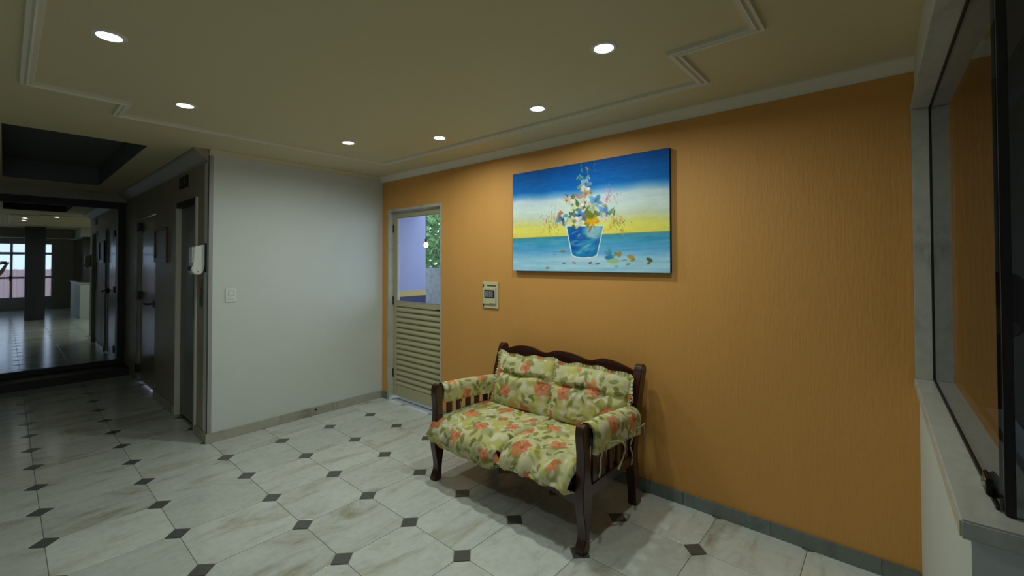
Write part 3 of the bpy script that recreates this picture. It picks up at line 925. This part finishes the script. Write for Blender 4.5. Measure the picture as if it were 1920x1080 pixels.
def fabric(uv, off=(0, 0), rot=0.0):
    c, s = math.cos(rot), math.sin(rot)
    x = (uv[..., 0] * c - uv[..., 1] * s) / FS + off[0]
    y = (uv[..., 0] * s + uv[..., 1] * c) / FS + off[1]
    xi, yi = (x % 1) * FN, (y % 1) * FN
    x0, y0 = np.floor(xi).astype(int), np.floor(yi).astype(int)
    a, b = (xi - x0)[..., None], (yi - y0)[..., None]
    x0, y0 = x0 % FN, y0 % FN
    x1, y1 = (x0 + 1) % FN, (y0 + 1) % FN
    return (Fl[y0, x0] * (1 - a) + Fl[y0, x1] * a) * (1 - b) + (Fl[y1, x0] * (1 - a) + Fl[y1, x1] * a) * b

def cloth(name, G, uv, parent=None, off=(0, 0), rot=0, label=None, closed=False, bound=None):
    q = MB().grid(G)
    o = q.build(name, M_fabric, parent, smooth=70, fixn=False)
    set_paint(o, fabric(uv, off, rot).reshape(-1, 3))
    return o
# ------------------------------------------------------------------ wooden settee
sf = thing('settee', 'dark wooden two-seat settee with slatted arms by the orange wall', 'sofa', (2.11, 1.25, 0))
LXA, LXB, RXA, RXB = 1.488, 1.543, 2.680, 2.735
def spline(pts, n=6):
    """Catmull-Rom through 2-D points"""
    P_ = [np.array(p, float) for p in pts]
    P_ = [2 * P_[0] - P_[1]] + P_ + [2 * P_[-1] - P_[-2]]
    out = []
    for i in range(1, len(P_) - 2):
        a, b, c, d = P_[i - 1:i + 3]
        for k in range(n):
            t = k / n
            out.append(tuple(.5 * (2 * b + (c - a) * t + (2 * a - 5 * b + 4 * c - d) * t * t + (3 * b - a - 3 * c + d) * t ** 3)))
    out.append(tuple(P_[-2]))
    return out
front = spline([(.868, 0), (.876, .03), (.896, .075), (.893, .14), (.876, .22), (.872, .30), (.884, .40), (.888, .50), (.878, .59), (.880, .635)])
topf = spline([(.880, .635), (.890, .655), (.910, .662), (.930, .655), (.941, .635)])[1:-1]
backf = spline([(.941, .635), (.946, .58), (.942, .50), (.948, .40), (.958, .32), (.955, .22), (.942, .14), (.934, .075), (.932, .03), (.930, 0)])
leg_f = front + topf + backf
fr2 = spline([(1.486, 0), (1.480, .05), (1.474, .12), (1.456, .22), (1.452, .32), (1.462, .42), (1.488, .53), (1.522, .65), (1.556, .755), (1.576, .81)])
tp2 = spline([(1.576, .81), (1.590, .842), (1.618, .855), (1.645, .845), (1.655, .815)])[1:-1]
bk2 = spline([(1.655, .815), (1.640, .77), (1.604, .66), (1.566, .54), (1.536, .42), (1.524, .32), (1.530, .22), (1.545, .12), (1.556, .05), (1.566, 0)])
leg_b = fr2 + tp2 + bk2
for nm, pr0 in (('front_leg', leg_f), ('rear_post', leg_b)):
    for a, b in ((LXA, LXB), (RXA, RXB)):
        MB().prism(pr0, 'x', a, b).build(nm, M_wood, sf, bevel=.007)
crest_t = spline([(1.54, .806), (1.592, .824), (1.66, .846), (1.74, .858), (1.82, .856), (1.88, .843), (1.925, .832), (1.965, .832), (2.0, .842), (2.05, .858), (2.112, .861),
                  (2.18, .858), (2.25, .846), (2.305, .832), (2.35, .830), (2.39, .842), (2.44, .856), (2.52, .852), (2.60, .833), (2.684, .806)], 5)
crest_b = [(2.684, .735), (1.54, .735)]
MB().prism(crest_t + crest_b, 'y', 1.592, 1.620).build('crest_rail', M_wood, sf, bevel=.006)
MB().box(LXB, RXA, 1.485, 1.512, .40, .455).build('lower_back_rail', M_wood, sf, bevel=.005)
for k in range(9):
    x = 1.60 + k * .1235
    MB().prism([(1.492, .45), (1.508, .45), (1.614, .74), (1.598, .74)], 'x', x, x + .045).build('back_slat', M_wood, sf, bevel=.003)
ap_t = [(LXB - .004, .315), (RXA + .004, .315)]
ap_b = spline([(RXA + .004, .222), (2.60, .236), (2.45, .255), (2.30, .262), (2.112, .264), (1.92, .262), (1.77, .255), (1.62, .236), (LXB - .004, .222)], 5)
MB().prism(ap_t + ap_b, 'y', .902, .926).build('front_apron', M_wood, sf, bevel=.004)
MB().box(LXB - .004, RXA + .004, 1.468, 1.492, .245, .315).build('rear_apron', M_wood, sf, bevel=.004)
for a, b in ((LXA + .014, LXB - .014), (RXA + .014, RXB - .014)):
    MB().box(a, b, .945, 1.47, .262, .325).build('side_rail', M_wood, sf, bevel=.004)
    MB().prism([(.935, .575), (.935, .612), (1.50, .592), (1.49, .552)], 'x', a - .006, b + .006).build('arm_rail', M_wood, sf, bevel=.006)
    for k in range(5):
        y = 1.000 + k * .0930
        MB().box(a + .006, b - .006, y, y + .050, .322, .574 - .022 * k / 4).build('arm_slat', M_wood, sf, bevel=.003)
for k in range(6):
    y = .955 + k * .085
    MB().box(LXA + .03, RXB - .03, y, y + .06, .300, .316).build('seat_slat', M_wood, sf, bevel=.002)

def wob(seed, n=7, f=(8, 30)):
    r = np.random.default_rng(seed)
    pr1 = [(r.uniform(*f) * math.cos(t), r.uniform(*f) * math.sin(t), r.uniform(0, 6.28), r.uniform(.4, 1)) for t in r.uniform(0, 6.28, n)]
    return lambda a, b: sum(k * np.sin(x * a + y * b + p) for x, y, p, k in pr1) / n

# arm pads: padded sleeves over the arm rails
def arm_pad(xc, seed, off, bulge):
    ny, nt = 110, 60
    Y = np.linspace(.948, 1.500, ny)
    T = np.linspace(-1, 1, nt)
    G = np.zeros((ny, nt, 3))
    n1 = wob(seed, 8, (14, 45))
    hw = .047 + .012 * bulge
    drop = .085 + .018 * bulge
    L_ = 2 * drop + math.pi * hw
    uv = np.zeros((ny, nt, 2))
    for i, y in enumerate(Y):
        f = (y - .948) / .552
        top = .662 - .048 * f + .006 * math.sin(f * 3.1)
        e = min(1, (1 - abs(2 * f - 1)) / .06)
        e = .82 + .18 * math.sqrt(max(0, 1 - (1 - e) ** 2))
        for j, t in enumerate(T):
            s = t * L_ / 2
            if abs(s) < math.pi * hw / 2:
                a = s / hw
                x, z = hw * math.sin(a), hw * math.cos(a) - hw
            else:
                x = math.copysign(hw * (1 - .10 * (abs(s) - math.pi * hw / 2) / drop), s)
                z = -hw - (abs(s) - math.pi * hw / 2)
            d = .005 * n1(y * 1.6, s * .8) * (1 + bulge)
            G[i, j] = (xc + x * e + d * (1 if x > 0 else -1) * min(1, abs(x) / hw), y, top + z * (.9 + .1 * e) + d * .5)
            uv[i, j] = (y, s)
    o = cloth('arm_pad', G, uv, sf, off, .15)
    # underside, so that the pad is a closed sleeve
    Gi = G.copy()
    Gi[..., 0] = xc + (G[..., 0] - xc) * .80
    Gi[..., 2] = np.minimum(G[..., 2], G[..., 2] - .008 * (1 - np.abs(T))[None, :])
    q = MB().grid(Gi)
    k = ny * nt
    li = q.build('lining', M_fabric, o, smooth=60, fixn=False)
    set_paint(li, fabric(uv, off, .15).reshape(-1, 3))
    return o
pad_l = arm_pad((LXA + LXB) / 2, 3, (.1, .3), 0)
pad_r = arm_pad((RXA + RXB) / 2 + .004, 4, (.62, .05), 1)
M_tie = mat('cream_ribbon', (.42, .40, .26), .8)
def ribbon(path, wd, parent):
    pts = [Vector(p) for p in path]
    P3 = []
    for i in range(len(pts) - 1):
        a, b, c, d = pts[max(0, i - 1)], pts[i], pts[i + 1], pts[min(len(pts) - 1, i + 2)]
        for k in range(5):
            t = k / 5
            P3.append(.5 * (2 * b + (c - a) * t + (2 * a - 5 * b + 4 * c - d) * t * t + (3 * b - a - 3 * c + d) * t ** 3))
    P3.append(pts[-1])
    q = MB().tube(P3, wd, 6)
    return q.build('tie_ribbon', M_tie, parent, smooth=60)
xo = 2.768
ribbon([(xo, .975, .545), (xo + .012, .985, .51), (xo + .004, .985, .47), (xo + .010, .975, .43), (xo + .006, .965, .385)], .0050, pad_r)
ribbon([(xo, 1.08, .532), (xo + .02, 1.12, .528), (xo + .03, 1.18, .51), (xo + .028, 1.22, .465), (xo + .022, 1.20, .41), (xo + .02, 1.15, .365)], .0058, pad_r)
ribbon([(xo, 1.20, .545), (xo + .02, 1.22, .52), (xo + .022, 1.235, .47), (xo + .024, 1.225, .43)], .0050, pad_r)
ribbon([(xo, 1.335, .525), (xo + .015, 1.345, .49), (xo + .004, 1.335, .43), (xo + .012, 1.345, .38), (xo + .006, 1.345, .32)], .0050, pad_r)
ribbon([(xo - .02, 1.38, .515), (xo + .01, 1.44, .512), (xo + .012, 1.515, .515), (xo + .004, 1.53, .50), (xo + .006, 1.525, .44), (xo + .002, 1.53, .385)], .0045, pad_r)
ribbon([(LXB + .012, 1.10, .50), (LXB + .02, 1.10, .46), (LXB + .018, 1.085, .43)], .0045, pad_l)

# seat cushions
def seat_cushion(name, label, xa, xb, zb, seed, off, FOLD=.009):
    prof = spline([(1.455, .335), (1.468, .385), (1.440, .425), (1.30, .435), (1.12, .436), (.98, .427), (.905, .405), (.862, .368), (.848, .325), (.850, .30)], 8)
    nx, npf = 150, 230
    X = np.linspace(xa, xb, nx)
    n1, n2 = wob(seed, 9, (10, 34)), wob(seed + 50, 8, (30, 80))
    G = np.zeros((nx, npf, 3))
    uv = np.zeros((nx, npf, 2))
    for i, x in enumerate(X):
        z0 = float(np.interp(x, [p[0] for p in zb], [p[1] for p in zb]))
        P_ = np.array(prof + [(.855, (z0 + .30) / 2), (.868, z0), (.885, z0 + .004), (.8935, max(z0 + .03, .30)), (.8965, .318), (.96, .3185), (1.2, .3185), (1.45, .3185), (1.455, .335)])
        seg = np.r_[0, np.cumsum(np.hypot(*np.diff(P_, axis=0).T))]
        t = np.linspace(0, seg[-1], npf)
        yy, zz = np.interp(t, seg, P_[:, 0]), np.interp(t, seg, P_[:, 1])
        dy, dz = np.gradient(yy), np.gradient(zz)
        ln = np.hypot(dy, dz) + 1e-9
        ny_, nz_ = dz / ln, -dy / ln          # outward for this winding is checked below
        s = 2 * (x - xa) / (xb - xa) - 1
        sd = (1 - abs(s)) * (xb - xa) / 2
        rr = .045
        ins_ = rr - math.sqrt(max(0, rr * rr - max(0, rr - sd) ** 2))
        top = (zz > .322) | (yy < .894)
        wr = (.011 * n1(x, t * .9) + .0045 * n2(x, t)) * top
        # puckers radiating from the front crest and sag of the middle
        fold = FOLD *  np.sin(x * 46 + 5 * n1(x, t) + 9 * t) * np.exp(-((t - .70) / .16) ** 2)
        G[i, :, 0] = x
        d = (wr + fold * top) - ins_
        cy_, cz_ = 1.17, .37
        sg = np.sign(ny_ * (yy - cy_) * .25 + nz_ * (zz - cz_) * 3)
        G[i, :, 1] = yy + ny_ * sg * d
        G[i, :, 2] = np.where(top, np.maximum(zz + nz_ * sg * d, .3185 * (yy > .894)), zz)
        uv[i, :, 0] = x
        uv[i, :, 1] = t + .03 * n1(x, t)
    o = MB().grid(G)
    k = nx * npf
    o.f.append(tuple(range(npf)))
    o.f.append(tuple(range((nx - 1) * npf + npf - 1, (nx - 1) * npf - 1, -1)))
    ob = o.build(name, M_fabric, None, smooth=75)
    set_paint(ob, fabric(uv, off, .08).reshape(-1, 3))
    return tag(ob, label, 'cushion')
seat_cushion('seat_cushion', 'floral seat cushion on the left half of the settee, next to the louvred door', 1.470, 2.128,
             [(1.47, .285), (1.51, .266), (1.6, .256), (1.78, .246), (2.0, .244), (2.11, .250), (2.13, .27)], 21, (.1, .25))
seat_cushion('seat_cushion', 'floral seat cushion on the right half, behind the nearest front leg', 2.130, 2.676,
             [(2.13, .31), (2.2, .325), (2.30, .345), (2.42, .318), (2.56, .322), (2.66, .330), (2.68, .34)], 22, (.45, .6), .014)

# back cushions with ruffles
def back_cushion(name, label, xa, xb, seed, off, dimples):
    W, Hh, T = xb - xa, .385, .072
    ca, sa = math.cos(math.radians(17)), math.sin(math.radians(17))
    n, k = 150, 116
    U = np.sin(np.linspace(-1, 1, n) * math.pi / 2)
    V = np.sin(np.linspace(-1, 1, k) * math.pi / 2)
    Ug, Vg = np.meshgrid(U, V, indexing='ij')
    n1, n2 = wob(seed, 9, (2.5, 8)), wob(seed + 9, 9, (9, 24))
    lx = Ug * W / 2 * (1 - .025 * (1 - Vg ** 2)) + .004 * n2(Ug, Vg)
    lz = Vg * Hh / 2 * (1 - .03 * (1 - Ug ** 2)) + .010 * np.sin(Ug * 3 + seed) * (Vg > 0) * Vg
    th = T * np.clip((1 - np.abs(Ug) ** 3) * (1 - np.abs(Vg) ** 2.6), 0, 1) ** .48
    vc = .30 + .05 * np.sin(Ug * 4 + seed)
    th_f = th * (1 - .60 * np.exp(-((Vg - vc) / .085) ** 2) * (.65 + .35 * np.cos(Ug * 3.2 + seed)))
    for du, dv in dimples:
        r2 = ((Ug - du) * W) ** 2 + ((Vg - dv) * Hh) ** 2
        th_f -= .036 * np.exp(-r2 / .0030) * (th / T)
        ang = np.arctan2((Vg - dv) * Hh, (Ug - du) * W)
        th_f += .005 * np.sin(ang * 9 + seed) * np.exp(-r2 / .02) * (th / T)
    th_f += (.010 * n1(Ug, Vg) + .006 * n2(Ug, Vg * 1.2)) * np.clip(th / T * 1.4, 0, 1)
    def place(a, depth, h):
        # local: a across, depth towards the room, h up the lean
        c0 = ((xa + xb) / 2, 1.474, .604)
        return np.stack([c0[0] + a, c0[1] + h * sa - depth * ca, c0[2] + h * ca + depth * sa * .6], -1)
    Gf, Gb = place(lx, th_f, lz), place(lx, -th * .55, lz)
    q = MB().grid(Gf)
    q.grid(Gb[::-1])
    ob = q.build(name, M_fabric, None, smooth=75, fixn=False)
    uvf = np.stack([lx + n1(Ug, Vg) * .012, lz], -1)
    c_ = np.concatenate([fabric(uvf, off, 0).reshape(-1, 3), fabric(uvf[::-1], off, 0).reshape(-1, 3)])
    set_paint(ob, c_)
    tag(ob, label, 'cushion')
    # ruffle along both sides and the top
    bd = [(lx[0, j], lz[0, j]) for j in range(k)] + [(lx[i, -1], lz[i, -1]) for i in range(1, n)] + [(lx[-1, j], lz[-1, j]) for j in range(k - 2, -1, -1)]
    bd = np.array(bd)
    sg = np.r_[0, np.cumsum(np.hypot(*np.diff(bd, axis=0).T))]
    m_ = 420
    t = np.linspace(0, sg[-1], m_)
    bx_, bz_ = np.interp(t, sg, bd[:, 0]), np.interp(t, sg, bd[:, 1])
    dx_, dz_ = np.gradient(bx_), np.gradient(bz_)
    ker = np.ones(15) / 15
    dx_, dz_ = np.convolve(np.pad(dx_, 7, 'edge'), ker, 'valid'), np.convolve(np.pad(dz_, 7, 'edge'), ker, 'valid')
    l_ = np.hypot(dx_, dz_) + 1e-9
    ox, oz = -dz_ / l_, dx_ / l_
    ph = (t / .024) % 1
    ple = np.where(ph < .75, ph / .75, (1 - ph) / .25)
    rows = []
    for e in (-.006, 0, .009, .018, .027):
        f = max(0, e) / .027
        rows.append(place(bx_ + ox * e * (.9 + .2 * np.sin(t * 37)), f * .013 * (ple - .4) + .004, bz_ + oz * e * (.9 + .2 * np.sin(t * 37)) + .0))
    Gr = np.stack(rows, 1)
    uvr = np.stack([np.repeat(t[:, None], 5, 1), np.repeat(np.array([[0, .006, .014, .022, .03]]), m_, 0) + .3], -1)
    rf = MB().grid(Gr).build('ruffle', M_fabric, ob, smooth=30, fixn=False)
    set_paint(rf, fabric(uvr, off, 0).reshape(-1, 3))
    return ob
back_cushion('back_cushion', 'ruffled floral back cushion on the left half of the settee', 1.572, 2.104, 31, (.02, .42), [(-.5, .34), (.9, .2)])
rc = back_cushion('back_cushion', 'ruffled floral back cushion on the right half, against the right rear post', 2.112, 2.690, 33, (.57, .40), [(-.15, .26), (.45, .22)])
q = [(2.705, 1.49, .68), (2.722, 1.48, .67), (2.72, 1.475, .645), (2.71, 1.475, .625), (2.725, 1.478, .60)]
pts = [Vector(p) for p in q]
MB().tube(pts, .004, 6).build('tie_ribbon', M_tie, rc, smooth=60)

# ------------------------------------------------------------------ the photographer, reflected in the far mirror
F2 = Vector((math.cos(YAW), math.sin(YAW), 0))
base = Vector((CAM.x, CAM.y, 0)) - F2 * .43
def L2W(r, f, z):
    return (base.x + RT.x * r + F2.x * f, base.y + RT.y * r + F2.y * f, z)
V_, E_, R_ = [], [], []
def jt(p, rad, par=None):
    V_.append(p)
    R_.append(rad if isinstance(rad, tuple) else (rad, rad))
    if par is not None:
        E_.append((par, len(V_) - 1))
    return len(V_) - 1
pel = jt((0, 0, .95), (.155, .115))
sp1 = jt((0, -.01, 1.12), (.135, .105), pel)
ch = jt((0, -.01, 1.32), (.165, .115), sp1)
nb = jt((0, -.015, 1.46), .062, ch)
nk = jt((0, .0, 1.535), .054, nb)
h1 = jt((0, .03, 1.595), (.066, .085), nk)
h2 = jt((0, .02, 1.665), (.080, .098), h1)
h3 = jt((0, .015, 1.715), (.060, .072), h2)
for s in (-1, 1):
    sh = jt((s * .175, -.01, 1.415), .060, ch)
    el = jt((s * .245, .10, 1.205), .045, sh)
    fo = jt((s * .20, .22, 1.33), .042, el)
    wr = jt((s * .125, .36, 1.475), .027, fo)
    pm = jt((s * .105, .395, 1.50), (.034, .018), wr)
    for k, (dz, ln) in enumerate(((.030, .06), (.012, .068), (-.006, .063), (-.022, .05))):
        a = jt((s * .098, .425, 1.505 + dz), .0085, pm)
        b = jt((s * .088, .425 + ln * .5, 1.507 + dz), .0080, a)
        jt((s * .070, .425 + ln * .25, 1.507 + dz), .0072, b)
    a = jt((s * .085, .392, 1.475), .010, pm)
    jt((s * .066, .402, 1.468), .0085, a)
    hp = jt((s * .092, 0, .885), .090, pel)
    kn = jt((s * .112, .02, .49), .060, hp)
    cf = jt((s * .115, -.012, .33), .056, kn)
    an = jt((s * .12, -.015, .09), .040, cf)
    to = jt((s * .145, .13, .040), (.044, .034), an)
me = bpy.data.meshes.new('person')
me.from_pydata([L2W(*p) for p in V_], E_, [])
po = bpy.data.objects.new('person', me)
COL.objects.link(po)
md = po.modifiers.new('skin', 'SKIN')
md.use_smooth_shade = True
sv = me.skin_vertices[0].data
for i, r in enumerate(R_):
    sv[i].radius = r
    sv[i].use_root = (i == pel)
po.modifiers.new('sub', 'SUBSURF').levels = 2
dg = bpy.context.evaluated_depsgraph_get()
m2 = bpy.data.meshes.new_from_object(po.evaluated_get(dg))
po.modifiers.clear()
po.data = m2
inv = lambda v: ((v.x - base.x) * RT.x + (v.y - base.y) * RT.y, (v.x - base.x) * F2.x + (v.y - base.y) * F2.y, v.z)
for v_ in m2.vertices:      # a nose, brows and chin on the head
    r, f, z = inv(v_.co)
    if z > 1.56 and f > .06:
        p = .022 * math.exp(-((r / .014) ** 2 + ((z - 1.628) / .022) ** 2)) + .006 * math.exp(-((r / .03) ** 2 + ((z - 1.575) / .014) ** 2)) - .007 * math.exp(-(((abs(r) - .032) / .014) ** 2 + ((z - 1.652) / .012) ** 2))
        v_.co = L2W(r, f + p, z)
    elif z < .10:
        v_.co.z = max(.002, z)
    if z < .03:
        v_.co.z = max(.002, v_.co.z)
M_skin = mat('skin', (.42, .22, .14), .5)
M_shirt = mat('dark_red_shirt', (.085, .018, .020), .85)
M_trou = mat('maroon_trousers', (.045, .015, .025), .85)
M_shoe = mat('black_shoes', (.02, .018, .018), .5)
for q_ in (M_skin, M_shirt, M_trou, M_shoe):
    m2.materials.append(q_)
for pl in m2.polygons:
    r, f, z = inv(pl.center)
    if z < .085:
        pl.material_index = 3
    elif z < .98 and abs(r) < .22:
        pl.material_index = 2
    elif z < 1.475 and (f < .115):
        pl.material_index = 1
    else:
        pl.material_index = 0
    pl.use_smooth = True
po['org'] = (0, 0, 0)
tag(po, 'person in dark red shirt and trousers standing and photographing, seen in the mirror', 'person')
def on_head(name, mb, mt):
    return mb.build(name, mt, po, smooth=60)
M_hair = mat('dark_hair', (.018, .012, .010), .6, bump=.4, bscale=300)
hr = MB()
rows = []
for i in range(9):
    a = math.radians(90 - i * 13)
    rows.append([L2W(.086 * math.cos(a) * math.cos(t) * 1.0, .012 - .0 + .104 * math.cos(a) * math.sin(t) - (.012 if math.sin(t) > 0 else 0), 1.672 + .088 * math.sin(a) + (.035 * max(0, math.sin(t)) * max(0, i - 5) / 3))
                 for t in np.linspace(0, 2 * math.pi, 29)])
hr.grid(np.array(rows))
on_head('hair', hr, M_hair)
M_eye = mat('eye_white', (.7, .7, .68), .2)
M_iris = mat('iris', (.03, .018, .01), .15)
M_lip = mat('lips', (.30, .10, .09), .5)
for s in (-1, 1):
    def ball(c, rr, sc=(1, 1, 1), n=10):
        g = np.array([[L2W(c[0] + rr * sc[0] * math.sin(a) * math.cos(t), c[1] + rr * sc[1] * math.sin(a) * math.sin(t), c[2] + rr * sc[2] * math.cos(a)) for t in np.linspace(0, 2 * math.pi, n + 3)] for a in np.linspace(0, math.pi, n)])
        return MB().grid(g)
    e_ = on_head('eye', ball((s * .032, .098, 1.650), .011), M_eye)
    ball((s * .032, .107, 1.650), .0048).build('iris', M_iris, e_, smooth=60)
    on_head('ear', ball((s * .080, .01, 1.635), .026, (.32, .6, 1.1)), M_skin)
on_head('mouth', ball((0, .098, 1.592), .018, (1.2, .5, .32)), M_lip)
ph = MB()
rv, uv_, fv = Vector(R2), Vector(U2), Vector(FW)
c0 = CAM - fv * .014
vs = []
for b in (-.0045, .0045):
    for a_, d_ in ((-.076, -.037), (.076, -.037), (.076, .037), (-.076, .037)):
        vs.append(c0 + rv * a_ + uv_ * d_ + fv * b)
ph.add(vs, [(0, 1, 2, 3), (4, 5, 6, 7), (0, 1, 5, 4), (1, 2, 6, 5), (2, 3, 7, 6), (3, 0, 4, 7)])
tag(ph.build('smartphone', M_black, None, bevel=.002), 'dark smartphone held up in both hands of the person in the mirror', 'phone')
